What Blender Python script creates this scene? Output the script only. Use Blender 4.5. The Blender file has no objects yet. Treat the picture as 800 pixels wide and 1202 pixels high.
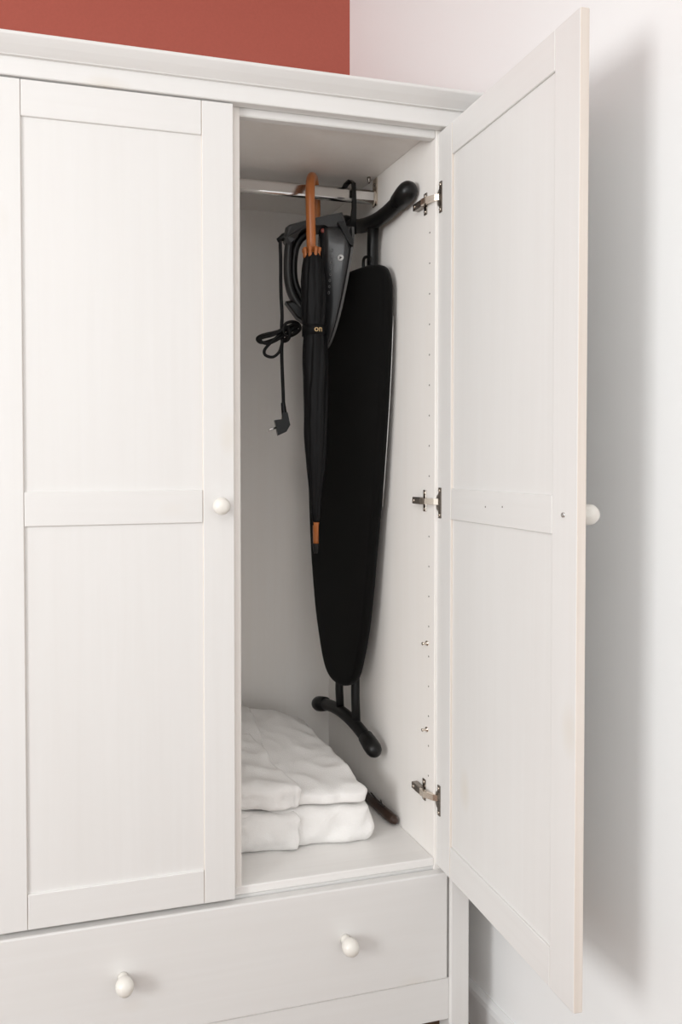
import bpy, bmesh, math, random
from mathutils import Vector, Matrix, noise
random.seed(4)
S = bpy.context.scene
COL = S.collection

# ------------------------------------------------------------------ camera
FPX, PX, PY = 893.244, 261.153, 563.607
YAW, PITCH, ROLL = 0.252053, -0.0224436, -0.0034292
CAM = Vector((-0.343677, -1.381088, 0.831003))
fw = Vector((math.sin(YAW)*math.cos(PITCH), math.cos(YAW)*math.cos(PITCH), math.sin(PITCH)))
r0 = Vector((math.cos(YAW), -math.sin(YAW), 0)); u0 = r0.cross(fw)
rt = r0*math.cos(ROLL) + u0*math.sin(ROLL); up = -r0*math.sin(ROLL) + u0*math.cos(ROLL)
cd = bpy.data.cameras.new('camera'); cam = bpy.data.objects.new('camera', cd); COL.objects.link(cam)
cd.sensor_fit = 'VERTICAL'; cd.sensor_height = 24.0; cd.lens = FPX/1202*24.0
cd.shift_x = (400-PX)/1202; cd.shift_y = -(601-PY)/1202
cd.clip_start = 0.02
cam.matrix_world = Matrix(((rt.x, up.x, -fw.x, CAM.x), (rt.y, up.y, -fw.y, CAM.y), (rt.z, up.z, -fw.z, CAM.z), (0, 0, 0, 1)))
S.camera = cam

# ------------------------------------------------------------------ light
S.view_settings.view_transform = 'Standard'
S.view_settings.look = 'None'
S.view_settings.gamma = 1.0
S.view_settings.use_curve_mapping = False
S.view_settings.exposure = 0.0
world = bpy.data.worlds.new('world'); S.world = world; world.use_nodes = True
bg = world.node_tree.nodes['Background']
bg.inputs[0].default_value = (0.985, 1.0, 1.0, 1); bg.inputs[1].default_value = 1.16
def area_light(name, loc, aim, w, h, energy, col):
    la = bpy.data.lights.new(name, 'AREA'); la.shape = 'RECTANGLE'; la.size = w; la.size_y = h
    la.energy = energy; la.color = col
    lo = bpy.data.objects.new(name, la); COL.objects.link(lo); lo.location = loc
    lo.rotation_euler = (Vector(aim) - Vector(loc)).to_track_quat('-Z', 'Y').to_euler()
area_light('window_daylight', (-2.48, -1.56, 1.02), (0.45, -0.2, 0.75), 0.62, 1.0, 42, (0.99, 1.0, 1.0))
area_light('added_overhead_fill', (-1.10, -2.00, 2.2), (0.1, -0.4, 0.0), 1.4, 1.4, 25, (0.99, 1.0, 1.0))  # added overhead fill; lifts shelf, robes and fronts

# ------------------------------------------------------------------ materials
def new_mat(name):
    m = bpy.data.materials.new(name); m.use_nodes = True
    nt = m.node_tree; b = nt.nodes['Principled BSDF']
    return m, nt, b
def flat(name, col, rough=0.5, metal=0.0, bump=0.0, bscale=300, var=0.0, coat=0.0, spec=None, sheen=0.0):
    m, nt, b = new_mat(name)
    b.inputs['Base Color'].default_value = (*col, 1); b.inputs['Roughness'].default_value = rough
    b.inputs['Metallic'].default_value = metal
    if spec is not None: b.inputs['Specular IOR Level'].default_value = spec
    if sheen: b.inputs['Sheen Weight'].default_value = sheen; b.inputs['Sheen Roughness'].default_value = 0.45
    if coat: b.inputs['Coat Weight'].default_value = coat
    tc = nt.nodes.new('ShaderNodeTexCoord')
    n = nt.nodes.new('ShaderNodeTexNoise'); n.inputs['Scale'].default_value = bscale; n.inputs['Detail'].default_value = 4
    nt.links.new(tc.outputs['Object'], n.inputs['Vector'])
    if bump:
        bp = nt.nodes.new('ShaderNodeBump'); bp.inputs['Strength'].default_value = bump; bp.inputs['Distance'].default_value = 0.002
        nt.links.new(n.outputs['Fac'], bp.inputs['Height']); nt.links.new(bp.outputs['Normal'], b.inputs['Normal'])
    if var:
        r = nt.nodes.new('ShaderNodeValToRGB')
        r.color_ramp.elements[0].position = 0.3; r.color_ramp.elements[1].position = 0.7
        r.color_ramp.elements[0].color = (*[c*(1-var) for c in col], 1); r.color_ramp.elements[1].color = (*[min(1, c*(1+var)) for c in col], 1)
        nt.links.new(n.outputs['Fac'], r.inputs['Fac']); nt.links.new(r.outputs['Color'], b.inputs['Base Color'])
    return m
def wood(name, a, c, axis, rough=0.5, strength=0.05, knots=True, planks=0.0):
    """whitewashed timber: stretched grain, soft boards and a few pale knots"""
    m, nt, b = new_mat(name); N = nt.nodes; L = nt.links
    tc = N.new('ShaderNodeTexCoord'); oi = N.new('ShaderNodeObjectInfo')
    add = N.new('ShaderNodeVectorMath'); add.operation = 'ADD'
    mul = N.new('ShaderNodeVectorMath'); mul.operation = 'SCALE'; mul.inputs['Scale'].default_value = 7.0
    comb = N.new('ShaderNodeCombineXYZ')
    for k in range(3): L.new(oi.outputs['Random'], comb.inputs[k])
    L.new(comb.outputs[0], mul.inputs[0]); L.new(tc.outputs['Object'], add.inputs[0]); L.new(mul.outputs[0], add.inputs[1])
    mp = N.new('ShaderNodeMapping'); sc = [70, 70, 70]; sc['xyz'.index(axis)] = 2.2; mp.inputs['Scale'].default_value = sc
    L.new(add.outputs[0], mp.inputs['Vector'])
    n1 = N.new('ShaderNodeTexNoise'); n1.inputs['Scale'].default_value = 1.0; n1.inputs['Detail'].default_value = 5; n1.inputs['Distortion'].default_value = 0.6
    L.new(mp.outputs[0], n1.inputs['Vector'])
    mp2 = N.new('ShaderNodeMapping'); s2 = [9, 9, 9]; s2['xyz'.index(axis)] = 1.1; mp2.inputs['Scale'].default_value = s2
    L.new(add.outputs[0], mp2.inputs['Vector'])
    n2 = N.new('ShaderNodeTexNoise'); n2.inputs['Scale'].default_value = 1.0; n2.inputs['Detail'].default_value = 3; L.new(mp2.outputs[0], n2.inputs['Vector'])
    mx = N.new('ShaderNodeMath'); mx.operation = 'MULTIPLY_ADD'; mx.inputs[1].default_value = 0.5
    hf = N.new('ShaderNodeMath'); hf.operation = 'MULTIPLY'; hf.inputs[1].default_value = 0.5
    L.new(n2.outputs['Fac'], hf.inputs[0]); L.new(n1.outputs['Fac'], mx.inputs[0]); L.new(hf.outputs[0], mx.inputs[2])
    rp = N.new('ShaderNodeValToRGB'); rp.color_ramp.elements[0].position = 0.32; rp.color_ramp.elements[1].position = 0.62
    rp.color_ramp.elements[0].color = (*a, 1); rp.color_ramp.elements[1].color = (*c, 1)
    L.new(mx.outputs[0], rp.inputs['Fac'])
    out = rp.outputs['Color']
    if knots:
        mp3 = N.new('ShaderNodeMapping'); s3 = [6.5, 6.5, 6.5]; s3['xyz'.index(axis)] = 3.0; mp3.inputs['Scale'].default_value = s3
        L.new(add.outputs[0], mp3.inputs['Vector'])
        vo = N.new('ShaderNodeTexVoronoi'); vo.inputs['Scale'].default_value = 1.0; L.new(mp3.outputs[0], vo.inputs['Vector'])
        kr = N.new('ShaderNodeValToRGB'); kr.color_ramp.elements[0].color = (0.55, 0.55, 0.55, 1); kr.color_ramp.elements[1].color = (0, 0, 0, 1)
        kr.color_ramp.elements[0].position = 0.0; kr.color_ramp.elements[1].position = 0.15
        L.new(vo.outputs['Distance'], kr.inputs['Fac'])
        km = N.new('ShaderNodeMix'); km.data_type = 'RGBA'; km.inputs['B'].default_value = (c[0]*0.90, c[1]*0.84, c[2]*0.74, 1)
        L.new(kr.outputs['Color'], km.inputs['Factor']); L.new(out, km.inputs['A']); out = km.outputs['Result']
    L.new(out, b.inputs['Base Color']); b.inputs['Roughness'].default_value = rough
    bp = N.new('ShaderNodeBump'); bp.inputs['Strength'].default_value = strength; bp.inputs['Distance'].default_value = 0.0015
    L.new(n1.outputs['Fac'], bp.inputs['Height']); L.new(bp.outputs['Normal'], b.inputs['Normal'])
    return m
WA, WC = (0.740, 0.728, 0.710), (0.762, 0.753, 0.738)
M = {}
M['wood_v'] = wood('whitewashed_pine_upright', WA, WC, 'z')
M['wood_h'] = wood('whitewashed_pine_level', WA, WC, 'x')
M['wood_y'] = wood('whitewashed_pine_deep', WA, WC, 'y')
M['edge'] = wood('thinly_painted_pine_edge', (0.70, 0.625, 0.555), (0.775, 0.71, 0.65), 'z', knots=False)
M['lam'] = wood('white_carcass_board', (0.85, 0.815, 0.775), (0.87, 0.842, 0.81), 'z', rough=0.5, strength=0.03, knots=False)
M['shelf'] = wood('white_shelf_board', (0.80, 0.785, 0.765), (0.84, 0.825, 0.805), 'x', rough=0.42, strength=0.03, knots=False)
M['knob'] = flat('ivory_lacquer', (0.80, 0.775, 0.72), 0.3, coat=0.3)
M['wall_white'] = flat('white_wall_paint', (0.878, 0.880, 0.876), 0.75, bump=0.05, bscale=140)
M['wall_red'] = flat('terracotta_wall_paint', (0.42, 0.098, 0.068), 0.75, bump=0.05, bscale=140, var=0.03)
M['ceil'] = flat('white_ceiling_paint', (0.80, 0.79, 0.78), 0.8, bump=0.03)
M['floor'] = wood('dark_brown_floor', (0.15, 0.085, 0.052), (0.23, 0.135, 0.085), 'y', knots=False)
M['base'] = flat('white_baseboard_paint', (0.79, 0.79, 0.785), 0.4)
M['chrome'] = flat('chrome', (0.72, 0.71, 0.70), 0.2, 1.0)
M['nickel'] = flat('nickel_steel', (0.27, 0.245, 0.22), 0.26, 1.0, bump=0.05)
M['nickel_l'] = flat('bright_nickel_steel', (0.72, 0.65, 0.57), 0.22, 1.0)
M['dark_hole'] = flat('drilled_hole', (0.22, 0.20, 0.18), 0.9)
M['cover'] = flat('black_cotton_cover', (0.0032, 0.0031, 0.0029), 0.8, bump=0.4, bscale=900, var=0.3, spec=0.10, sheen=0.05)
M['blkmetal'] = flat('black_powder_coat', (0.0045, 0.0045, 0.0045), 0.38, bump=0.04, bscale=500, spec=0.3)
M['blkplastic'] = flat('black_plastic', (0.004, 0.004, 0.004), 0.36, spec=0.32)
M['rim'] = flat('pale_steel_rim', (0.45, 0.44, 0.43), 0.35, 0.8)
M['irongrey'] = flat('dark_grey_iron_plastic', (0.020, 0.0205, 0.0215), 0.25, spec=0.4, coat=0.15)
M['ironlight'] = flat('mid_grey_iron_plastic', (0.032, 0.032, 0.032), 0.36, spec=0.35)
M['sole'] = flat('grey_iron_sole', (0.12, 0.12, 0.12), 0.35, 0.6)
M['red'] = flat('dull_red_lens', (0.22, 0.045, 0.035), 0.35)
M['mark'] = flat('pale_grey_print', (0.16, 0.16, 0.16), 0.6)
M['markw'] = flat('white_print', (0.62, 0.62, 0.61), 0.6)
M['cord'] = flat('black_cord_sleeve', (0.004, 0.004, 0.004), 0.55, spec=0.3)
M['brolly'] = flat('black_umbrella_nylon', (0.0035, 0.0036, 0.0042), 0.5, bump=0.12, bscale=60, spec=0.2)
M['orangewood'] = wood('orange_lacquered_wood', (0.36, 0.105, 0.024), (0.48, 0.155, 0.038), 'z', rough=0.28, knots=False)
M['gold'] = flat('gold_thread', (0.60, 0.42, 0.20), 0.4, 0.2)
M['terry'] = flat('white_terry_cotton', (0.86, 0.845, 0.825), 0.95, bump=0.55, bscale=420)
M['brown'] = wood('dark_brown_wood', (0.022, 0.010, 0.006), (0.055, 0.024, 0.013), 'y', rough=0.35, knots=False)
M['leather'] = flat('dark_leather_cord', (0.012, 0.008, 0.006), 0.6)

# ------------------------------------------------------------------ helpers
def link(name, me, mats, parent=None, smooth=False):
    o = bpy.data.objects.new(name, me); COL.objects.link(o)
    for m in (mats if isinstance(mats, (list, tuple)) else [mats]): me.materials.append(M[m])
    if smooth:
        for p in me.polygons: p.use_smooth = True
    if parent is not None: o.parent = parent
    return o
def off(parent):
    v = Vector((0, 0, 0)); p = parent
    while p is not None: v += p.location; p = p.parent
    return v
def finish(name, bm, mats, parent=None, smooth=False, local=False):
    bmesh.ops.recalc_face_normals(bm, faces=bm.faces)
    if not local and parent is not None: bmesh.ops.translate(bm, verts=bm.verts, vec=-off(parent))
    me = bpy.data.meshes.new(name); bm.to_mesh(me); bm.free()
    return link(name, me, mats, parent, smooth)
def empty(name, loc, label, cat, group=None):
    o = bpy.data.objects.new(name, None); COL.objects.link(o); o.location = loc; o.empty_display_size = 0.05
    o['label'] = label; o['category'] = cat
    if group: o['group'] = group
    return o
def add_box(bm, x0, x1, y0, y1, z0, z1, bev=0.0, seg=1):
    r = bmesh.ops.create_cube(bm, size=1.0)
    vs = r['verts']
    bmesh.ops.scale(bm, verts=vs, vec=(x1-x0, y1-y0, z1-z0))
    bmesh.ops.translate(bm, verts=vs, vec=((x0+x1)/2, (y0+y1)/2, (z0+z1)/2))
    if bev:
        es = list({e for v in vs for e in v.link_edges})
        bmesh.ops.bevel(bm, geom=es, offset=bev, segments=seg, affect='EDGES', profile=0.5)
def box(name, x0, x1, y0, y1, z0, z1, mat, parent=None, bev=0.0012, seg=1, local=False):
    bm = bmesh.new(); add_box(bm, x0, x1, y0, y1, z0, z1, bev, seg)
    return finish(name, bm, mat, parent, local=local)
def catmull(pts, n=8, closed=False):
    P = [Vector(p) for p in pts]; out = []
    m = len(P)
    for i in range(m if closed else m-1):
        if closed: a, b, c, d = P[i-1], P[i], P[(i+1) % m], P[(i+2) % m]
        else:
            b, c = P[i], P[i+1]; a = P[i-1] if i > 0 else b*2-c; d = P[i+2] if i+2 < m else c*2-b
        for k in range(n):
            t = k/n
            out.append(0.5*((2*b)+(c-a)*t+(2*a-5*b+4*c-d)*t*t+(3*b-a-3*c+d)*t**3))
    if not closed: out.append(P[-1])
    return out
def add_tube(bm, path, rad, seg=12, closed=False, flat_=(1, 1), up0=None):
    """sweep an (optionally oval) ring along the path"""
    P = [Vector(p) for p in path]; n = len(P)
    R = rad if isinstance(rad, (list, tuple)) else [rad]*n
    T = []
    for i in range(n):
        a = P[i-1] if (i > 0 or closed) else P[i]; b = P[(i+1) % n] if (i < n-1 or closed) else P[i]
        T.append((b-a).normalized())
    nrm = Vector(up0) if up0 is not None else (Vector((0, 0, 1)) if abs(T[0].z) < 0.8 else Vector((1, 0, 0)))
    rings = []
    for i in range(n):
        nrm = (nrm - T[i]*nrm.dot(T[i])).normalized(); bi = T[i].cross(nrm)
        rings.append([bm.verts.new(P[i] + (nrm*math.cos(2*math.pi*k/seg)*flat_[0] + bi*math.sin(2*math.pi*k/seg)*flat_[1])*R[i]) for k in range(seg)])
    for i in range(n if closed else n-1):
        a, b = rings[i], rings[(i+1) % n]
        for k in range(seg): bm.faces.new((a[k], a[(k+1) % seg], b[(k+1) % seg], b[k]))
    if not closed:
        bm.faces.new(rings[0][::-1]); bm.faces.new(rings[-1])
def tube(name, path, rad, mat, parent=None, seg=12, closed=False, flat_=(1, 1), up0=None, local=False):
    bm = bmesh.new(); add_tube(bm, path, rad, seg, closed, flat_, up0)
    return finish(name, bm, mat, parent, smooth=True, local=local)
def add_lathe(bm, prof, origin, axis, seg=24):
    """prof: (radius, distance along axis)"""
    ax = Vector(axis).normalized(); a = ax.orthogonal().normalized(); b = ax.cross(a); o = Vector(origin)
    rings = []
    for r, d in prof:
        if r < 1e-6: rings.append([bm.verts.new(o+ax*d)])
        else: rings.append([bm.verts.new(o+ax*d+(a*math.cos(2*math.pi*k/seg)+b*math.sin(2*math.pi*k/seg))*r) for k in range(seg)])
    for p, q in zip(rings[:-1], rings[1:]):
        for k in range(seg):
            k2 = (k+1) % seg
            if len(p) == 1 and len(q) == 1: continue
            if len(p) == 1: bm.faces.new((p[0], q[k2], q[k]))
            elif len(q) == 1: bm.faces.new((p[k], p[k2], q[0]))
            else: bm.faces.new((p[k], p[k2], q[k2], q[k]))
def lathe(name, prof, origin, axis, mat, parent=None, seg=24, local=False):
    bm = bmesh.new(); add_lathe(bm, prof, origin, axis, seg)
    return finish(name, bm, mat, parent, smooth=True, local=local)
def loft(bm, rings, cap=True):
    V = [[bm.verts.new(p) for p in r] for r in rings]
    n = len(V[0])
    for a, b in zip(V[:-1], V[1:]):
        for k in range(n): bm.faces.new((a[k], a[(k+1) % n], b[(k+1) % n], b[k]))
    if cap: bm.faces.new(V[0][::-1]); bm.faces.new(V[-1])
def structure(o): o['kind'] = 'structure'; return o
def ball_prof(r, n=8, z0=0): return [(r*math.sin(math.pi*k/n), z0 + r - r*math.cos(math.pi*k/n)) for k in range(n+1)]

# ------------------------------------------------------------------ the room
FLOOR = -0.42; WALLY = 0.709; CEIL = 2.25
def wall_x(y): return 0.622 - 0.055*y                         # the right wall is not quite square to the wardrobe
WALLX = wall_x(-4.2)
def plane_box(name, *a, mat): return structure(box(name, *a, mat, None, bev=0))
plane_box('floor', -3.6, WALLX, -4.2, WALLY, FLOOR-0.1, FLOOR, mat='floor')
plane_box('wall_back', -3.6, WALLX+0.1, WALLY, WALLY+0.1, FLOOR-0.1, CEIL, mat='wall_red')
bm = bmesh.new()
ring = [(wall_x(-4.2), -4.2), (wall_x(-4.2)+0.1, -4.2), (wall_x(WALLY)+0.2, WALLY), (wall_x(WALLY), WALLY)]
loft(bm, [[(x, y, FLOOR-0.1) for x, y in ring], [(x, y, CEIL) for x, y in ring]])
structure(finish('wall_right', bm, 'wall_white'))
plane_box('ceiling', -3.6, WALLX+0.1, -4.2, WALLY+0.1, CEIL, CEIL+0.1, mat='ceil')
def baseboard(name, run0, run1, along, at, sign):
    """skirting with a rounded top: profile pushed out of the wall"""
    prof = [(0, 0), (0.014, 0), (0.014, 0.070), (0.0115, 0.080), (0.006, 0.086), (0.003, 0.090), (0, 0.090)]
    bm = bmesh.new(); rings = []
    for r in (run0, run1):
        ring = []
        for o, z in prof:
            ring.append((wall_x(r)+sign*o, r, FLOOR+z) if along == 'y' else (r, at+sign*o, FLOOR+z))
        rings.append(ring)
    loft(bm, rings)
    return structure(finish(name, bm, 'base'))
baseboard('baseboard_right', -4.2, WALLY, 'y', WALLX, -1)
baseboard('baseboard_back', -3.6, wall_x(WALLY)-0.014, 'x', WALLY, -1)

# ------------------------------------------------------------------ the wardrobe
W = empty('wardrobe', (0.0395, 0.30, FLOOR), 'whitewashed pine wardrobe with one door open and a long drawer below', 'wardrobe')
CX = 0.0395
XI = 0.466; YB = 0.586; ZS = 0.012; ZC = 1.507          # inside right face, back, shelf top, underside of top
def mir(x): return 2*CX - x
side = box('side_panel', XI, 0.528, 0.020, 0.600, -0.315, 1.545, 'lam', W)
box('side_panel', mir(0.528), mir(XI), 0.020, 0.600, -0.315, 1.545, 'lam', W)
for a, b in ((0.4925, 0.538), (mir(0.538), mir(0.4925))):
    for y0, y1 in ((0.0, 0.045), (0.555, 0.600)):
        box('leg', a, b, y0, y1, FLOOR, 1.5335, 'wood_v', W, bev=0.004)
box('divider', 0.026, 0.053, 0.020, YB, -0.005, ZC, ['lam'], W, bev=0.002)
box('back_panel', mir(XI), XI, YB, YB+0.008, -0.315, 1.545, 'lam', W, bev=0)
box('top_panel', mir(XI), XI, 0.020, YB, ZC, ZC+0.018, 'lam', W)
box('top_rail', mir(XI), XI, 0.0208, 0.040, 1.4885, ZC, 'wood_h', W, bev=0.002)
box('bottom_shelf', mir(XI), XI, 0.0195, YB, ZS-0.017, ZS, 'shelf', W, bev=0.0022, seg=2)
box('shelf_rail', mir(0.4925), 0.4925, 0.023, 0.042, -0.030, ZS-0.0185, 'wood_h', W)
box('plinth', mir(0.4925), 0.4925, 0.004, 0.024, -0.321, -0.2345, 'wood_h', W, bev=0.0015)
box('fascia', mir(0.538), 0.538, -0.003, 0.0185, 1.5028, 1.5365, 'wood_h', W, bev=0.0015)
def cornice():
    prof = [(0.0, 1.5345), (0.0095, 1.5345), (0.0105, 1.5360), (0.0170, 1.5405), (0.0245, 1.5462), (0.0315, 1.5525), (0.0350, 1.5560), (0.0360, 1.5585), (0.0355, 1.5610), (0.0335, 1.5625), (-0.02, 1.5625), (-0.02, 1.5345)]
    xr, xl, yf, yb = 0.530, mir(0.530), 0.0, 0.600
    bm = bmesh.new()
    rings = [[(xl-o, yb, z) for o, z in prof], [(xl-o, yf-o, z) for o, z in prof], [(xr+o, yf-o, z) for o, z in prof], [(xr+o, yb, z) for o, z in prof]]
    loft(bm, rings)
    return finish('cornice', bm, 'wood_h', W)
cornice()
box('top_board', mir(0.515), 0.515, 0.012, 0.600, 1.545, 1.5615, 'wood_h', W)

DW, DT = 0.4432, 0.0158; SW = 0.0600
ZT, ZB2, M1, M2 = 1.4368, 0.0636, 0.7812, 0.7199
def face_mats(o, idx_fn):
    for p in o.data.polygons: p.material_index = idx_fn(p.normal)
def make_door(loc, rz, knob_x, label):
    rec = 0.0048
    bm = bmesh.new(); add_box(bm, SW-0.008, DW-SW+0.008, rec, DT-rec, ZB2-0.008, ZT+0.008, 0)
    d = finish('door', bm, 'wood_v', W, local=True)
    d.location = Vector(loc) - W.location; d.rotation_euler = (0, 0, rz); d['label'] = label
    edge = lambda n: 1 if abs(n.x) > 0.9 else 0
    for a, b in ((0, SW), (DW-SW, DW)):
        s = box('stile', a, b, 0, DT, 0, 1.5, ['wood_v', 'edge'], d, bev=0.0016, seg=2, local=True); face_mats(s, edge)
    for z0, z1 in ((0, ZB2), (M2, M1), (ZT, 1.5)):
        r = box('rail', SW+0.0006, DW-SW-0.0006, 0.0003, DT-0.0003, z0, z1, ['wood_h', 'edge'], d, bev=0.0012, local=True); face_mats(r, edge)
    kp = [(0.0, 0.0), (0.0095, 0.0), (0.0085, 0.006), (0.0085, 0.010), (0.0120, 0.0145), (0.0150, 0.020), (0.0165, 0.0265), (0.0155, 0.033), (0.0115, 0.0385), (0.006, 0.041), (0, 0.0415)]
    lathe('knob', kp, (knob_x, 0, 0.752), (0, -1, 0), 'knob', d, local=True)
    lathe('knob_screw', [(0, 0), (0.0042, 0), (0.0042, 0.0012), (0.003, 0.0022), (0.0012, 0.0012), (0, 0.0010)], (knob_x, DT, 0.752), (0, 1, 0), 'chrome', d, seg=14, local=True)
    return d
ld = make_door((0.0346-DW, 0.0, 0.0), 0, DW-0.0316, 'closed door with framed panels and ivory knob')
PHI = -0.0547
th = math.atan2(math.cos(PHI), -math.sin(PHI))
hx = Vector((0.4717, 0.024, -0.0021))
xd = Vector((math.cos(th), math.sin(th), 0)); yd = Vector((-math.sin(th), math.cos(th), 0))
od = make_door(hx - xd*DW - yd*DT, th, 0.0316, 'open door showing its inner face')
for u, z in ((0.255, 0.752), (0.200, 0.755)):
    lathe('drilled_hole', [(0, 0), (0.0017, 0), (0.0017, 0.0002), (0, 0.0002)], (u, DT-0.0003, z), (0, 1, 0), 'dark_hole', od, seg=10, local=True)

# drawer
dr = box('drawer', mir(0.4865), 0.4865, 0.0, 0.021, -0.2325, -0.0115, 'wood_h', W, bev=0.003, seg=2)
box('drawer_box', mir(0.455), 0.455, 0.021, 0.52, -0.215, -0.045, 'lam', dr)
kp = [(0.0, 0.0), (0.0105, 0.0), (0.0095, 0.004), (0.0090, 0.009), (0.0105, 0.0125), (0.0150, 0.018), (0.0170, 0.025), (0.0165, 0.031), (0.0130, 0.0375), (0.007, 0.041), (0, 0.0418)]
for kx in (0.2595, mir(0.2595)): lathe('knob', kp, (kx, 0, -0.1135), (0, -1, 0), 'knob', dr)

# clothes rod: a flattened chrome tube carried by brackets
RY, RZ = 0.294, 1.4605
def stadium(x, hw, hh, n=8):
    o = []
    for q in range(2*n+2):
        top = q <= n; ang = math.pi*(q if top else q-1)/n
        o.append((x, RY+hw*math.cos(ang), RZ+hw*0.9*math.sin(ang)+(hh-hw*0.9 if top else -(hh-hw*0.9))))
    return o
bm = bmesh.new(); loft(bm, [stadium(x, 0.0078, 0.0165) for x in (0.0545, XI-0.003)])
rod = finish('clothes_rod', bm, 'chrome', W, smooth=True)
for p in rod.data.polygons: p.use_smooth = len(p.vertices) == 4 and abs(p.normal.y) < 0.995
for xb, s in ((XI, -1), (0.053, 1)):
    bm = bmesh.new()
    add_box(bm, min(xb, xb+s*0.0035), max(xb, xb+s*0.0035), RY-0.011, RY+0.011, RZ-0.021, ZC-0.002, 0.0008)
    add_tube(bm, [(xb+s*0.002, RY, RZ), (xb+s*0.008, RY, RZ)], 0.0188, 20, flat_=(1, 0.56), up0=(0, 0, 1))
    br = finish('rod_bracket', bm, 'nickel_l', W)
    lathe('screw', [(0, 0), (0.0035, 0), (0.0035, 0.0012), (0.002, 0.0022), (0, 0.0022)], (xb+s*0.0035, RY, RZ+0.030), (s, 0, 0), 'nickel', br, seg=12)
    lathe('screw', [(0, 0), (0.0042, 0), (0.0042, 0.004), (0.002, 0.009), (0.002, 0.014), (0, 0.014)], (xb+s*0.018, RY, ZC), (0, 0, -1), 'nickel', br, seg=12)

# hinges
def hinge(z):
    bm = bmesh.new()
    add_box(bm, XI-0.0150, XI-0.0015, 0.056, 0.088, z-0.0072, z+0.0072, 0.0012)
    add_box(bm, XI-0.0165, XI-0.0135, 0.048, 0.072, z-0.0060, z+0.0060, 0.0006)
    h = finish('hinge', bm, 'nickel', W)
    bm = bmesh.new()
    add_box(bm, XI-0.0022, XI, 0.0525, 0.0645, z-0.0225, z+0.0225, 0.0006)
    wing = finish('hinge_plate', bm, 'nickel', h)
    for dz in (-0.0165, 0.0165):
        lathe('screw', [(0, 0), (0.0036, 0), (0.0036, 0.001), (0.002, 0.002), (0, 0.0016)], (XI-0.0022, 0.0585, z+dz), (-1, 0, 0), 'nickel_l', h, seg=12)
    lathe('screw', [(0, 0), (0.0034, 0), (0.0034, 0.001), (0.002, 0.0016), (0, 0.0012)], (XI-0.0150, 0.080, z), (-1, 0, 0), 'nickel_l', h, seg=12)
    bm = bmesh.new()                                        # cranked link between arm and door cup
    prof = [(XI-0.0120, 0.056), (XI-0.0170, 0.050), (XI-0.0150, 0.036), (XI-0.004, 0.018), (XI+0.004, 0.012), (XI+0.004, 0.020), (XI-0.006, 0.036), (XI-0.008, 0.050)]
    loft(bm, [[(x, y, z-0.0062) for x, y in prof], [(x, y, z+0.0062) for x, y in prof]])
    finish('hinge_link', bm, 'nickel_l', h)
    # cup flange screwed to the inner face of the door
    bm = bmesh.new(); F = lambda u, v, o: hx - xd*u + yd*o + Vector((0, 0, v))
    pr_ = []
    hw = 0.0072; c0 = 0.0150
    for k in range(13):
        a = -math.pi/2 + math.pi*k/12
        pr_.append((c0 - 0.0005 - 0.0125*math.cos(a), 0.018*math.sin(a)))
    out = [(c0+hw, -0.031), (c0-hw+0.0045, -0.031), (c0-hw+0.0045, -0.020)] + [p for p in pr_ if abs(p[1]) < 0.0175] + [(c0-hw+0.0045, 0.020), (c0-hw+0.0045, 0.031), (c0+hw, 0.031)]
    loft(bm, [[F(u, z+v, 0.0) for u, v in out], [F(u, z+v, 0.0022) for u, v in out]])
    fl = finish('hinge_cup', bm, 'nickel', h)
    for dv in (-0.025, 0.025):
        lathe('screw', [(0, 0), (0.0034, 0), (0.0034, 0.001), (0.002, 0.002), (0, 0.0016)], F(c0+0.002, z+dv, 0.0022), yd, 'nickel_l', h, seg=12)
    return h
for z in (1.368, 0.7505, 0.139): hinge(z)

# shelf pins and the row of drilled holes on the right inner face
hole_me = None
for k in range(-1, 18):
    z = 1.242-0.0628*k
    if min(abs(z-q) for q in (0.7505, 0.452, 0.270)) < 0.02: continue
    if hole_me is None:
        ho = lathe('shelf_pin_hole', [(0, 0), (0.0019, 0), (0.0019, 0.0003), (0, 0.0003)], (0, 0, 0), (-1, 0, 0), 'dark_hole', side, seg=10, local=True); hole_me = ho.data
    else:
        ho = bpy.data.objects.new('shelf_pin_hole', hole_me); COL.objects.link(ho); ho.parent = side
    ho.location = Vector((XI, 0.043, z)) - off(side)
for z in (0.452, 0.270):
    p = lathe('shelf_pin', [(0, 0), (0.0055, 0), (0.0055, 0.0015), (0.0026, 0.0025), (0.0026, 0.010), (0.0034, 0.012), (0, 0.0125)], (XI, 0.049, z), (-1, -0.1, 0), 'nickel_l', W, seg=14)

# ------------------------------------------------------------------ ironing board
IB = empty('ironing_board', (0.40, 0.33, 0.165), 'folded black ironing board hanging upright against the inner right side', 'ironing board')
bd = Vector((0.2, -0.98, 0)).normalized()                      # across the board, towards the room
bn = Vector((-0.98, -0.2, 0)).normalized()                     # out of its face
bo = Vector((0.43, 0.17, 0))
def BP(u, z, d=0.0): return bo + bd*u + bn*d + Vector((0, 0, z))
half = [(0.284, 0.0), (0.285, 0.014), (0.290, 0.032), (0.302, 0.050), (0.325, 0.066), (0.37, 0.082), (0.45, 0.103), (0.55, 0.119), (0.65, 0.131), (0.77, 0.143), (0.90, 0.153), (1.02, 0.160), (1.13, 0.163), (1.20, 0.163), (1.235, 0.160), (1.262, 0.148), (1.277, 0.130), (1.284, 0.10), (1.286, 0.05), (1.286, 0.0)]
def cen(z): return -0.184 + 0.022*max(0.0, (z-0.6)/0.68)
R_ = catmull([(h, z, 0) for z, h in half], 3)
outl = [(cen(p.y)+p.x, p.y) for p in R_] + [(cen(p.y)-p.x, p.y) for p in R_[::-1][1:-1]]
cz0 = (-0.175, 0.80)
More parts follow.
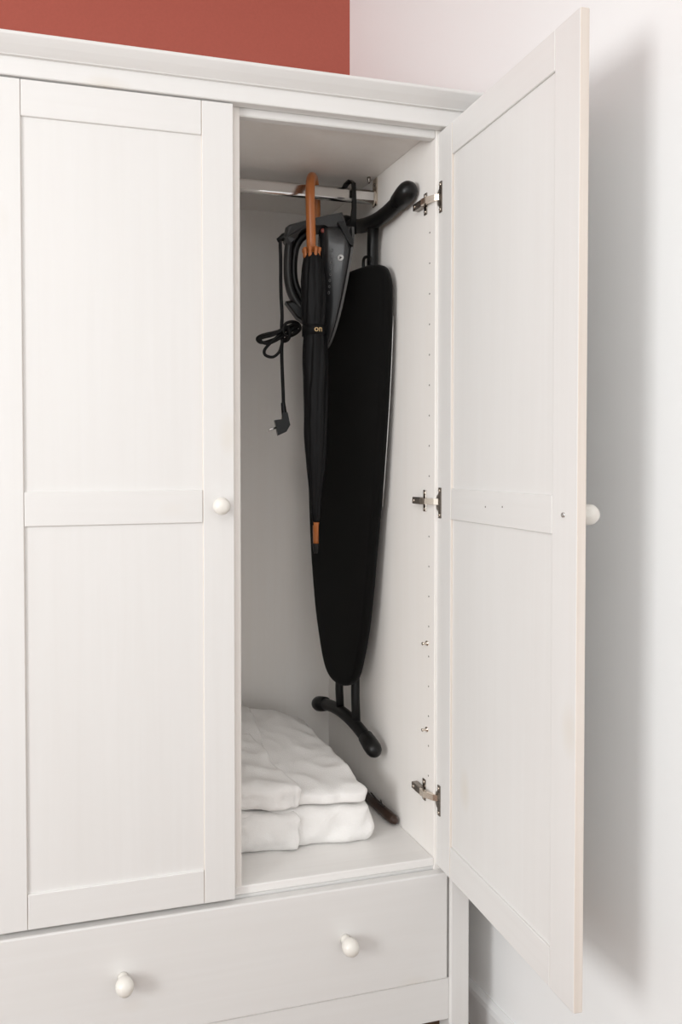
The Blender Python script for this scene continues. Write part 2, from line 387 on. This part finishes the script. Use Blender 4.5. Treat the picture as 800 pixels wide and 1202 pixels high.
def shrink(k_): return [(cz0[0]+(u-cz0[0])*(1-k_/0.16), cz0[1]+(z-cz0[1])*(1-k_/0.50)) for u, z in outl]
bm = bmesh.new(); rings = []
for dd, kk in ((-0.0235, 0.030), (-0.0240, 0.006), (-0.0220, 0.001), (-0.012, 0.0), (-0.004, 0.0008), (-0.001, 0.003), (0.0008, 0.007), (0.0012, 0.014)):
    rings.append([BP(u, z, dd) for u, z in shrink(kk)])
loft(bm, rings)
pad = finish('cover', bm, 'cover', IB, smooth=True)
pad['label'] = 'black fabric cover with rounded edges'
# metal rim that peeks out along the back edge
rimp = [BP(u+0.0022, z, -0.0215) for u, z in outl[:len(R_)] if 0.70 < z < 1.16]
tube('metal_rim', rimp, 0.0010, 'rim', IB, seg=6)
# legs behind the board and their curved foot bars
topR, topL = Vector((0.443, 0.095, 1.406)), Vector((0.432, 0.400, 1.428))
botR, botL = Vector((0.430, 0.229, 0.166)), Vector((0.402, 0.500, 0.191))
def foot_bar(a, b, sag, rad):
    mid = (a+b)/2; pts = []
    for k in range(15):
        t = k/14; p = a.lerp(b, t); p.z += sag*(1-(2*t-1)**2)
        pts.append(p)
    bar = tube('foot_bar', pts, rad, 'blkmetal', IB, seg=16)
    for e, q in ((pts[0], pts[1]), (pts[-1], pts[-2])):
        ax = (e-q).normalized(); 
        lathe('end_cap', [(rad*0.9, -0.042), (rad*1.20, -0.040), (rad*1.32, -0.012), (rad*1.30, 0.0), (rad*1.12, 0.0095), (rad*0.78, 0.0155), (rad*0.36, 0.0185), (0, 0.019)], e, ax, 'blkplastic', bar, seg=18)
    return pts
tp = foot_bar(topR, topL, -0.030, 0.0168)
bp_ = foot_bar(botR, botL, 0.028, 0.0150)
tube('leg', [tp[7], BP(-0.091, 1.33, -0.033), BP(-0.093, 1.10, -0.034), BP(-0.120, 0.70, -0.034), BP(-0.150, 0.42, -0.034)], 0.0130, 'blkmetal', IB, seg=14)
tube('leg', [bp_[4], BP(-0.158, 0.26, -0.033), BP(-0.158, 0.36, -0.033), BP(-0.155, 0.95, -0.034)], 0.0105, 'blkmetal', IB, seg=14)
tube('leg', [bp_[8], BP(-0.222, 0.26, -0.030), BP(-0.222, 0.36, -0.033), BP(-0.225, 0.95, -0.034)], 0.0100, 'blkmetal', IB, seg=14)
# small catch loop at the head of the board
tube('catch_loop', catmull([BP(-0.105, 1.262, -0.018), BP(-0.103, 1.305, -0.016), BP(-0.085, 1.308, -0.014), BP(-0.072, 1.296, -0.014), BP(-0.070, 1.27, -0.016)], 5), 0.0036, 'blkplastic', IB, seg=8)

# ------------------------------------------------------------------ hanger hook that carries the iron and the board on the rod
HK = empty('iron_hanger', (0.39, RY, 1.36), 'flat black plastic hook looped over the chrome rod behind the iron', 'hook')
def strap(name, path, w, t, parent, mat='blkplastic', wd=Vector((0.9684, -0.2495, 0))):
    """flat strip following the path, w wide along wd, t thick"""
    P = [Vector(p) for p in path]; bm = bmesh.new(); rings = []
    for i, p in enumerate(P):
        T = (P[min(i+1, len(P)-1)]-P[max(i-1, 0)]).normalized(); nn = T.cross(wd).normalized()
        ww = w[i] if isinstance(w, (list, tuple)) else w
        rings.append([p+wd*ww/2+nn*t/2, p-wd*ww/2+nn*t/2, p-wd*ww/2-nn*t/2, p+wd*ww/2-nn*t/2])
    loft(bm, rings); return finish(name, bm, mat, parent)
hx0 = 0.395
wdh = Vector((0.985, 0.17, 0)).normalized()
strap('hook', [(hx0-0.014, RY+0.018, 1.455), (hx0-0.009, RY+0.017, 1.470), (hx0+0.0, RY+0.010, 1.490), (hx0+0.004, RY-0.002, 1.4935), (hx0+0.008, RY-0.013, 1.484), (hx0+0.008, RY-0.0155, 1.455), (hx0+0.008, RY-0.016, 1.425), (hx0+0.006, RY-0.014, 1.395), (hx0+0.004, RY-0.010, 1.368)], [0.010, 0.011, 0.012, 0.012, 0.0095, 0.0095, 0.011, 0.015, 0.024], 0.005, HK, wd=wdh)
bm = bmesh.new(); add_box(bm, 0.352, 0.404, RY-0.016, RY+0.020, 1.352, 1.384, 0.004, 2)
cr = finish('cradle', bm, 'blkplastic', HK)

# ------------------------------------------------------------------ electric iron, hanging nose down
AL = math.radians(24)
K = 0.00194
uu = Vector((0.9684, -0.2495, 0)); ww = Vector((-0.2495, -0.9684, 0))
IO = Vector((0.305, 0.287, 1.262))                              # = photo point (370, 320)
IR = empty('clothes_iron', (IO.x, IO.y, IO.z-0.165), 'dark grey electric iron hanging nose down with its cord bundled', 'iron')
def I(px, py, w=0.0): return IO + uu*((px-370)*K) + Vector((0, 0, -(py-320)*K)) + ww*w
ns = uu*math.cos(AL) - ww*math.sin(AL)                          # out of the sole
nw = ww*math.cos(AL) + uu*math.sin(AL)                          # across the sole, towards the room
def sole_mid(t): return I(404-19*t, 266+139*t)                  # centre line of the sole, heel to nose
def half_w(t): return 0.052*max(0.0, 1-t**2.4)**0.62 * (0.80+0.20*min(1, t/0.12))
ts = [0, 0.03, 0.08, 0.16, 0.26, 0.36, 0.46, 0.56, 0.66, 0.75, 0.83, 0.90, 0.95, 0.985, 0.998]
bm = bmesh.new()
ol = [sole_mid(t)+nw*half_w(t) for t in ts] + [sole_mid(1.0)] + [sole_mid(t)-nw*half_w(t) for t in ts[::-1]]
loft(bm, [ol, [p+ns*0.006 for p in ol]])
finish('soleplate', bm, 'sole', IR)
bm = bmesh.new(); rings = []
def body_h(t): return 0.050*(1-t)**0.55*(1.0-0.10*t)+0.006 if t < 1 else 0.006
for t in ts:
    c = sole_mid(t); W_ = half_w(t)*0.965; H_ = body_h(t)
    sec = [(1, 0), (1.0, 0.18), (0.93, 0.34), (0.66, 0.60), (0.47, 0.84), (0.30, 0.97), (0.0, 1.0)]
    ring = [c+nw*W_*a-ns*H_*b for a, b in sec] + [c-nw*W_*a-ns*H_*b for a, b in sec[::-1][1:]]
    rings.append(ring)
loft(bm, rings)
body = finish('body', bm, 'irongrey', IR, smooth=True)
# heel block across the top, rising to the handle
bm = bmesh.new()
prof = [(336, 264), (341, 260.5), (372, 254), (402, 248), (404, 254), (409, 271), (408, 282), (399, 272), (382, 263.5), (364, 264), (352, 270), (345, 279), (339, 284), (334, 276)]
rings = []
for w, s in ((-0.036, 0.88), (-0.030, 1.0), (0.030, 1.0), (0.036, 0.90)):
    cxm, cym = 370, 266
    rings.append([I(cxm+(a-cxm)*s, cym+(b-cym)*s, w*(0.62 if a < 350 else 1.0)) for a, b in prof])
loft(bm, rings); finish('heel', bm, 'ironlight', IR)
# handle bow
hp = catmull([I(346, 267), I(341.5, 278), I(339.8, 292), I(339.3, 308), I(340, 324), I(343.5, 339), I(351, 352), I(361, 363), I(373, 373)], 6)
tube('handle', hp, 0.0098, 'ironlight', IR, seg=16, flat_=(1.0, 1.7), up0=uu)
hp2 = catmull([I(364, 268), I(355.5, 274), I(349.5, 284), I(347, 297), I(346.2, 311), I(347.5, 325), I(351.5, 337), I(359, 350), I(370, 362)], 6)
tube('handle_grip', hp2, 0.0088, 'blkplastic', IR, seg=14, flat_=(1.0, 1.6), up0=uu)
# water tank window below the handle and spray nose
bm = bmesh.new()
pr2 = [(336, 350), (343, 349), (358, 360), (374, 366), (378, 382), (366, 380), (350, 369)]
loft(bm, [[I(a, b, -0.020) for a, b in pr2], [I(a, b, 0.012) for a, b in pr2], [I(357+(a-357)*0.85, 365+(b-365)*0.8, 0.017) for a, b in pr2]])
finish('spray_nose', bm, 'blkplastic', IR)
bm = bmesh.new()                                                # dark triangular cord foot on the heel
pr3 = [(395, 263), (402, 262), (413, 284), (413, 291), (409, 289)]
loft(bm, [[I(a, b, -0.02) for a, b in pr3], [I(a, b, 0.055) for a, b in pr3]]); finish('heel_foot', bm, 'blkplastic', IR)
lathe('indicator_light', [(0, 0), (0.0056, 0), (0.0052, 0.0016), (0, 0.0022)], I(379.5, 269.5, 0.030), ww, 'red', IR, seg=16)
def body_pt(t, b, lift=0.0006):
    sec = [(1, 0), (1.0, 0.18), (0.93, 0.34), (0.66, 0.60), (0.47, 0.84), (0.30, 0.97), (0.0, 1.0)]
    for (a0, b0), (a1, b1) in zip(sec[:-1], sec[1:]):
        if b0 <= b <= b1:
            a = a0+(a1-a0)*(b-b0)/(b1-b0)
            n = (nw*body_h(t)*(b1-b0) - ns*half_w(t)*0.965*(a0-a1)).normalized()
            return sole_mid(t)+nw*half_w(t)*0.965*a-ns*body_h(t)*b+n*lift, n
p, n = body_pt(0.27, 0.40)
lg = lathe('round_mark', [(0.0, 0), (0.0072, 0), (0.0072, 0.0006), (0, 0.0006)], p, n, 'markw', IR, seg=20)
a_ = n.orthogonal().normalized(); b_ = n.cross(a_)
bm = bmesh.new(); tri = [p+n*0.0007+(a_*math.cos(q)+b_*math.sin(q))*0.0042 for q in (0.3, 2.4, 4.5)]
loft(bm, [tri, [q+n*0.0003 for q in tri]]); finish('mark_symbol', bm, 'irongrey', lg)
for k in range(8):                                             # printed row of little rings along the flank
    t = 0.20+0.050*k; p, n = body_pt(t, 0.72)
    a_ = Vector((0, 0, 1)); a_ = (a_-n*a_.dot(n)).normalized(); b_ = n.cross(a_)
    ring = [p+(a_*math.cos(q)*(0.0026+0.0006*(k % 2))+b_*math.sin(q)*0.0019) for q in [2*math.pi*j/12 for j in range(12)]]
    tube('print_mark', ring, 0.00055, 'mark', IR, seg=5, closed=True)
# cord: from the heel down to a bundle, then on to the plug
lathe('cord_sleeve', [(0, 0), (0.0085, 0), (0.0090, 0.006), (0.0065, 0.014), (0.0050, 0.022), (0, 0.022)], I(337, 271, 0.0), (I(328, 276)-I(337, 271)).normalized(), 'blkplastic', IR, seg=14)
cpts = [I(336, 271), I(331.5, 273), I(330.5, 281), I(331, 300), I(331, 325), I(331.5, 345), I(332.5, 365), I(332, 380), I(333, 392), I(332, 405), I(332.5, 430), I(333.5, 455), I(334, 474)]
cord = tube('cord', catmull(cpts, 5), 0.0040, 'cord', IR, seg=10)
def loop(pts, r=0.0036): 
    tube('cord_loop', catmull([I(*q) for q in pts], 6, closed=True), r, 'cord', cord, seg=8, closed=True)
loop([(352, 378, 0.0), (342, 379, 0.010), (326, 386, 0.014), (308, 390, 0.010), (302.5, 394, 0.004), (308, 398, 0.0), (322, 394, -0.004), (340, 386, -0.004)])
loop([(349, 376, 0.004), (338, 381, 0.014), (322, 390, 0.018), (309, 393, 0.012), (306, 396, 0.008), (315, 400, 0.010), (330, 393, 0.006), (345, 382, 0.002)])
loop([(350, 381, -0.004), (336, 384, 0.004), (324, 394, 0.012), (312, 406, 0.010), (312, 413, 0.006), (321, 415.5, 0.004), (329, 409, 0.002), (334, 396, 0.0), (345, 388, -0.006)])
loop([(336, 377, 0.016), (345, 374, 0.010), (352, 376, 0.002), (354, 382, 0.0), (348, 388, 0.006), (338, 392, 0.014), (333, 386, 0.019)])
loop([(335, 377, -0.01), (339, 383, 0.018), (341, 390, 0.018), (338, 396, 0.010), (333, 395, -0.004), (332, 385, -0.014)], 0.0042)
# plug
bm = bmesh.new()
add_tube(bm, [I(333.5, 470), I(334.5, 480), I(336, 489)], [0.0052, 0.0062, 0.0075], 12)
pp = [(323, 491), (332, 490), (333, 482), (338.5, 482), (341.5, 497), (337, 505), (327, 509.5)]
loft(bm, [[I(a, b, w) for a, b in pp] for w in (-0.014, 0.014)])
bmesh.ops.bevel(bm, geom=[e for e in bm.edges if len(e.link_faces) == 2 and e.calc_face_angle(0) > 0.9 and e.calc_length() > 0.008], offset=0.0015, segments=2, affect='EDGES')
plug = finish('plug', bm, 'blkplastic', IR)
for w in (-0.0085, 0.0085):
    d_ = (I(315, 503)-I(324, 500)).normalized()
    lathe('plug_pin', [(0, -0.001), (0.0022, -0.001), (0.0022, 0.0165), (0.0014, 0.0185), (0, 0.019)], I(324.5, 500, w), d_, 'chrome', plug, seg=10)

# ------------------------------------------------------------------ umbrella
UM = empty('umbrella', (0.295, 0.25, 0.623), 'folded black stick umbrella with curved orange wooden handle on the rod', 'umbrella')
UY = 0.236
fx, bx_ = Vector((0.2775, UY, 0)), Vector((0.330, UY+0.098, 0))
Rr = (bx_-fx).length/2; mid = (fx+bx_)/2; dirh = (bx_-fx).normalized(); zc = 1.4985-0.0105-0.047
hpts = [Vector((0.2805, UY, 1.285)), Vector((0.280, UY, 1.33)), Vector((0.2785, UY, 1.39)), Vector((fx.x, fx.y, 1.425))]
for k in range(0, 13):
    a = math.pi*k/12; hpts.append(Vector((mid.x, mid.y, zc))-dirh*Rr*math.cos(a)+Vector((0, 0, 0.047*math.sin(a))))
hpts += [Vector((bx_.x, bx_.y, 1.418)), Vector((bx_.x-0.001, bx_.y, 1.398))]
han = tube('handle', hpts, 0.0106, 'orangewood', UM, seg=18)
lathe('handle_pin', [(0, 0), (0.0012, 0), (0.0012, 0.012), (0, 0.012)], (bx_.x+0.008, bx_.y, 1.408), (1, 0, 0), 'blkplastic', han, seg=8)
# notched wooden runner crown: rib tips
for k in range(8):
    a = 2*math.pi*k/8+0.2; c = Vector((0.2810+0.0160*math.cos(a), UY+0.0160*math.sin(a), 1.3005))
    lathe('rib_tip', [(0, -0.015), (0.0040, -0.015), (0.0046, -0.004), (0.0036, 0.003), (0.0050, 0.006), (0.0046, 0.0125), (0, 0.014)], c, (0.12*math.cos(a), 0.12*math.sin(a), 1), 'orangewood', UM, seg=10)
# furled canopy with pleats
cprof = [(1.300, 0.0165), (1.290, 0.0205), (1.270, 0.0245), (1.240, 0.0275), (1.200, 0.0290), (1.160, 0.0285), (1.140, 0.0268), (1.115, 0.0268), (1.095, 0.0285), (1.05, 0.0290), (1.00, 0.0290), (0.95, 0.0280), (0.90, 0.0270), (0.86, 0.0255), (0.82, 0.0225), (0.78, 0.0175), (0.74, 0.0130), (0.71, 0.0098), (0.698, 0.0080)]
def axis_at(z):
    t = (1.300-z)/0.61
    return Vector((0.2825+0.0080*min(1, t*2.2), UY, z))
bm = bmesh.new(); rings = []
Z = []
for (z0, r_0), (z1, r_1) in zip(cprof[:-1], cprof[1:]):
    for k in range(4): Z.append((z0+(z1-z0)*k/4, r_0+(r_1-r_0)*k/4))
Z.append(cprof[-1])
NS = 72
for z, r in Z:
    ring = []; c = axis_at(z); amp = 0.16*min(1, (1.300-z)/0.03)*(0.35 if 1.112 < z < 1.142 else 1)
    for k in range(NS):
        a = 2*math.pi*k/NS
        ph = 8*(a + 2.3*(1.30-z)) + 0.8*math.sin(14*z)
        saw = ((ph/(2*math.pi)) % 1.0)
        rr = r*(1 - amp*(saw**2.2)) + 0.0022*noise.noise(Vector((math.cos(a)*2, math.sin(a)*2, z*14)))*min(1, (1.3-z)/0.05)
        ring.append(c+Vector((math.cos(a), math.sin(a), 0))*rr)
    rings.append(ring)
loft(bm, rings)
canopy = finish('canopy', bm, 'brolly', UM, smooth=True)
# closing strap with two gold letters
c1 = axis_at(1.128)
bm = bmesh.new(); add_lathe(bm, [(0.0262, -0.0115), (0.0278, -0.0112), (0.0278, 0.0112), (0.0262, 0.0115)], c1, (0, 0, 1), 36)
stp = finish('closing_strap', bm, 'brolly', UM, smooth=True)
fc = bpy.data.curves.new('letters', 'FONT'); fc.body = 'on'; fc.size = 0.0185; fc.extrude = 0.0; fc.resolution_u = 3; fc.offset = 0.0002
tmp = bpy.data.objects.new('letters_tmp', fc); COL.objects.link(tmp)
bpy.context.view_layer.update()
me = bpy.data.meshes.new_from_object(tmp.evaluated_get(bpy.context.evaluated_depsgraph_get()))
bpy.data.objects.remove(tmp); bpy.data.curves.remove(fc)
a0 = math.radians(-112)
for v in me.vertices:
    ang = a0 + v.co.x/0.0282
    q = c1 + Vector((math.cos(ang)*0.0282, math.sin(ang)*0.0282, v.co.y-0.005)) - off(stp)
    v.co = q
link('letters', me, 'gold', stp)
at = axis_at(0.70)
lathe('tip_wood', [(0, 0), (0.0078, 0), (0.0078, 0.003), (0.0068, 0.005), (0.0065, 0.050), (0, 0.050)], (at.x, UY, 0.696), (0, 0, -1), 'orangewood', UM, seg=16)
lathe('ferrule', [(0, 0), (0.0070, 0), (0.0070, 0.004), (0.0055, 0.018), (0.0040, 0.023), (0, 0.0235)], (at.x, UY, 0.648), (0, 0, -1), 'blkplastic', UM, seg=14)
tube('loose_rib', [(at.x-0.011, UY-0.004, 0.735), (at.x-0.012, UY-0.004, 0.715), (at.x-0.008, UY-0.004, 0.690)], 0.0014, 'blkmetal', UM, seg=6)

# ------------------------------------------------------------------ folded bathrobes
def cushion(name, parent, corners, zlo, ztop, rnd, wr=0.004, seed=0, nx=54, ny=54, nz=14, sq=0.16):
    """soft folded slab: corners in plan (front-left, front-right, back-right, back-left)"""
    bm = bmesh.new()
    FL, FR, BR, BL = [Vector((*c, 0)) for c in corners]
    def plan(a, b):
        s, t = (a+1)/2, (b+1)/2
        return (FL*(1-s)+FR*s)*(1-t)+(BL*(1-s)+BR*s)*t
    vmap = {}
    def vert(a, b, c):
        key = (round(a, 5), round(b, 5), round(c, 5))
        if key in vmap: return vmap[key]
        p = plan(a, b); lo_ = zlo(p.x, p.y); hi = ztop(p.x, p.y)
        # rounded edges: pull in plan towards the top/bottom and round the plan corners
        ex, ey, ez = max(0, abs(a)-(1-sq))/sq, max(0, abs(b)-(1-sq))/sq, max(0, abs(c)-(1-rnd))/rnd
        l = math.sqrt(ex*ex+ey*ey+ez*ez); mx = max(ex, ey, ez)
        if l > 1e-6:
            k = mx/l
            a = math.copysign((1-sq)+ex*k*sq, a) if ex else a
            b = math.copysign((1-sq)+ey*k*sq, b) if ey else b
            c = math.copysign((1-rnd)+ez*k*rnd, c) if ez else c
        p = plan(a, b)
        z = lo_ + (hi-lo_)*(c+1)/2
        q = Vector((p.x*7+seed, p.y*7, z*9))
        n1 = noise.noise(q); n2 = noise.noise(q*2.7+Vector((3, 1, 7)))
        cr = 1-abs(noise.noise(Vector((p.x*7+p.y*15+seed, p.y*5-p.x*12, seed))))*2.2      # soft creases
        n4 = noise.noise(Vector((p.x*38+seed, p.y*38, 3.3)))
        top = max(0.0, c)
        z += top*wr*(1.3*n1+0.9*n2+1.1*max(-0.2, cr)-0.5+0.35*n4)
        out = Vector((a if abs(a) > 0.8 else 0, b if abs(b) > 0.8 else 0, 0))
        p = p + out*wr*(1.5*n2+1.3*noise.noise(Vector((p.x*24+seed, p.y*24, z*34)))+0.5*noise.noise(Vector((p.x*60+seed, p.y*60, z*60))))
        z = max(z, lo_)
        vmap[key] = bm.verts.new((p.x, p.y, z)); return vmap[key]
    A = [-1+2*i/nx for i in range(nx+1)]; B = [-1+2*i/ny for i in range(ny+1)]; C_ = [-1+2*i/nz for i in range(nz+1)]
    def quad(*v):
        try: bm.faces.new(v)
        except ValueError: pass
    for c in (-1, 1):
        for i in range(nx):
            for j in range(ny): quad(vert(A[i], B[j], c), vert(A[i+1], B[j], c), vert(A[i+1], B[j+1], c), vert(A[i], B[j+1], c))
    for b in (-1, 1):
        for i in range(nx):
            for j in range(nz): quad(vert(A[i], b, C_[j]), vert(A[i+1], b, C_[j]), vert(A[i+1], b, C_[j+1]), vert(A[i], b, C_[j+1]))
    for a in (-1, 1):
        for i in range(ny):
            for j in range(nz): quad(vert(a, B[i], C_[j]), vert(a, B[i+1], C_[j]), vert(a, B[i+1], C_[j+1]), vert(a, B[i], C_[j+1]))
    return finish(name, bm, 'terry', parent, smooth=True)
def sm(t): t = max(0, min(1, t)); return t*t*(3-2*t)
zmid = 0.094
R1 = empty('bathrobe', (0.21, 0.30, ZS), 'folded white terry bathrobe on the shelf, lower of the two', 'bathrobe', 'folded bathrobes')
low_top = lambda x, y: zmid - 0.004*sm((0.15-y)/0.05)
cushion('folded_body', R1, [(0.064, 0.140), (0.374, 0.108), (0.372, 0.50), (0.064, 0.52)], lambda x, y: ZS, low_top, 0.55, 0.0035, 3.1, sq=0.08)
cushion('folded_sleeve', R1, [(0.062, 0.128), (0.208, 0.112), (0.190, 0.34), (0.062, 0.36)], lambda x, y: ZS, lambda x, y: zmid-0.002, 0.6, 0.005, 8.7, 34, 34, sq=0.14)
R2 = empty('bathrobe', (0.21, 0.30, zmid), 'folded white terry bathrobe with rolled collar, upper of the two', 'bathrobe', 'folded bathrobes')
up_top = lambda x, y: 0.126 + 0.058*sm((y-0.10)/0.36) - 0.030*sm((x-0.26)/0.11)*sm((y-0.2)/0.3) + 0.012*sm((0.30-x)/0.2)
cushion('folded_body', R2, [(0.062, 0.145), (0.366, 0.112), (0.352, 0.50), (0.064, 0.52)], lambda x, y: zmid+0.004, up_top, 0.6, 0.0045, 5.3, sq=0.09)
cushion('folded_sleeve', R2, [(0.060, 0.136), (0.214, 0.112), (0.168, 0.36), (0.060, 0.40)], lambda x, y: zmid+0.004, lambda x, y: up_top(x, y)+0.010, 0.6, 0.006, 1.9, 36, 36, sq=0.16)
# turned-over collar: a thick band along the top, edge raised
cushion('collar', R2, [(0.120, 0.25), (0.180, 0.235), (0.215, 0.515), (0.095, 0.525)], lambda x, y: up_top(x, y)-0.012, lambda x, y: up_top(x, y)+0.009, 0.7, 0.003, 6.4, 30, 30, 8, sq=0.2)

# ------------------------------------------------------------------ shoehorn lying along the side
SH = empty('shoehorn', (0.450, 0.30, ZS), 'dark brown wooden shoehorn with leather loop behind the bathrobes', 'shoehorn')
rp = [(0.452, 0.166, 0.0245), (0.4515, 0.174, 0.0245), (0.4495, 0.20, 0.0245), (0.4485, 0.26, 0.0235), (0.447, 0.31, 0.0225), (0.446, 0.36, 0.021), (0.445, 0.45, 0.019), (0.445, 0.54, 0.018)]
tube('handle', rp[:5], [0.0085, 0.0112, 0.0118, 0.0110, 0.0100], 'brown', SH, seg=18)
tube('blade', rp[4:], [0.0095, 0.0125, 0.0150, 0.0130], 'brown', SH, seg=16, flat_=(0.45, 1.1), up0=(0, 0, 1))
lathe('end_cap', [(0.0085, 0), (0.0075, 0.003), (0.004, 0.0052), (0, 0.0058)], (0.452, 0.166, 0.0245), (0.02, -1, 0), 'brown', SH, seg=18)
lp = catmull([(0.450, 0.228, 0.0365), (0.443, 0.220, 0.040), (0.439, 0.232, 0.047), (0.439, 0.256, 0.050), (0.444, 0.272, 0.044), (0.449, 0.262, 0.0365)], 6, closed=True)
tube('leather_loop', lp, 0.0012, 'leather', SH, seg=6, closed=True)
tube('leather_loop', catmull([(0.450, 0.214, 0.0365), (0.443, 0.206, 0.039), (0.439, 0.206, 0.046), (0.441, 0.214, 0.051), (0.446, 0.222, 0.046), (0.450, 0.226, 0.0365)], 5), 0.0012, 'leather', SH, seg=6)
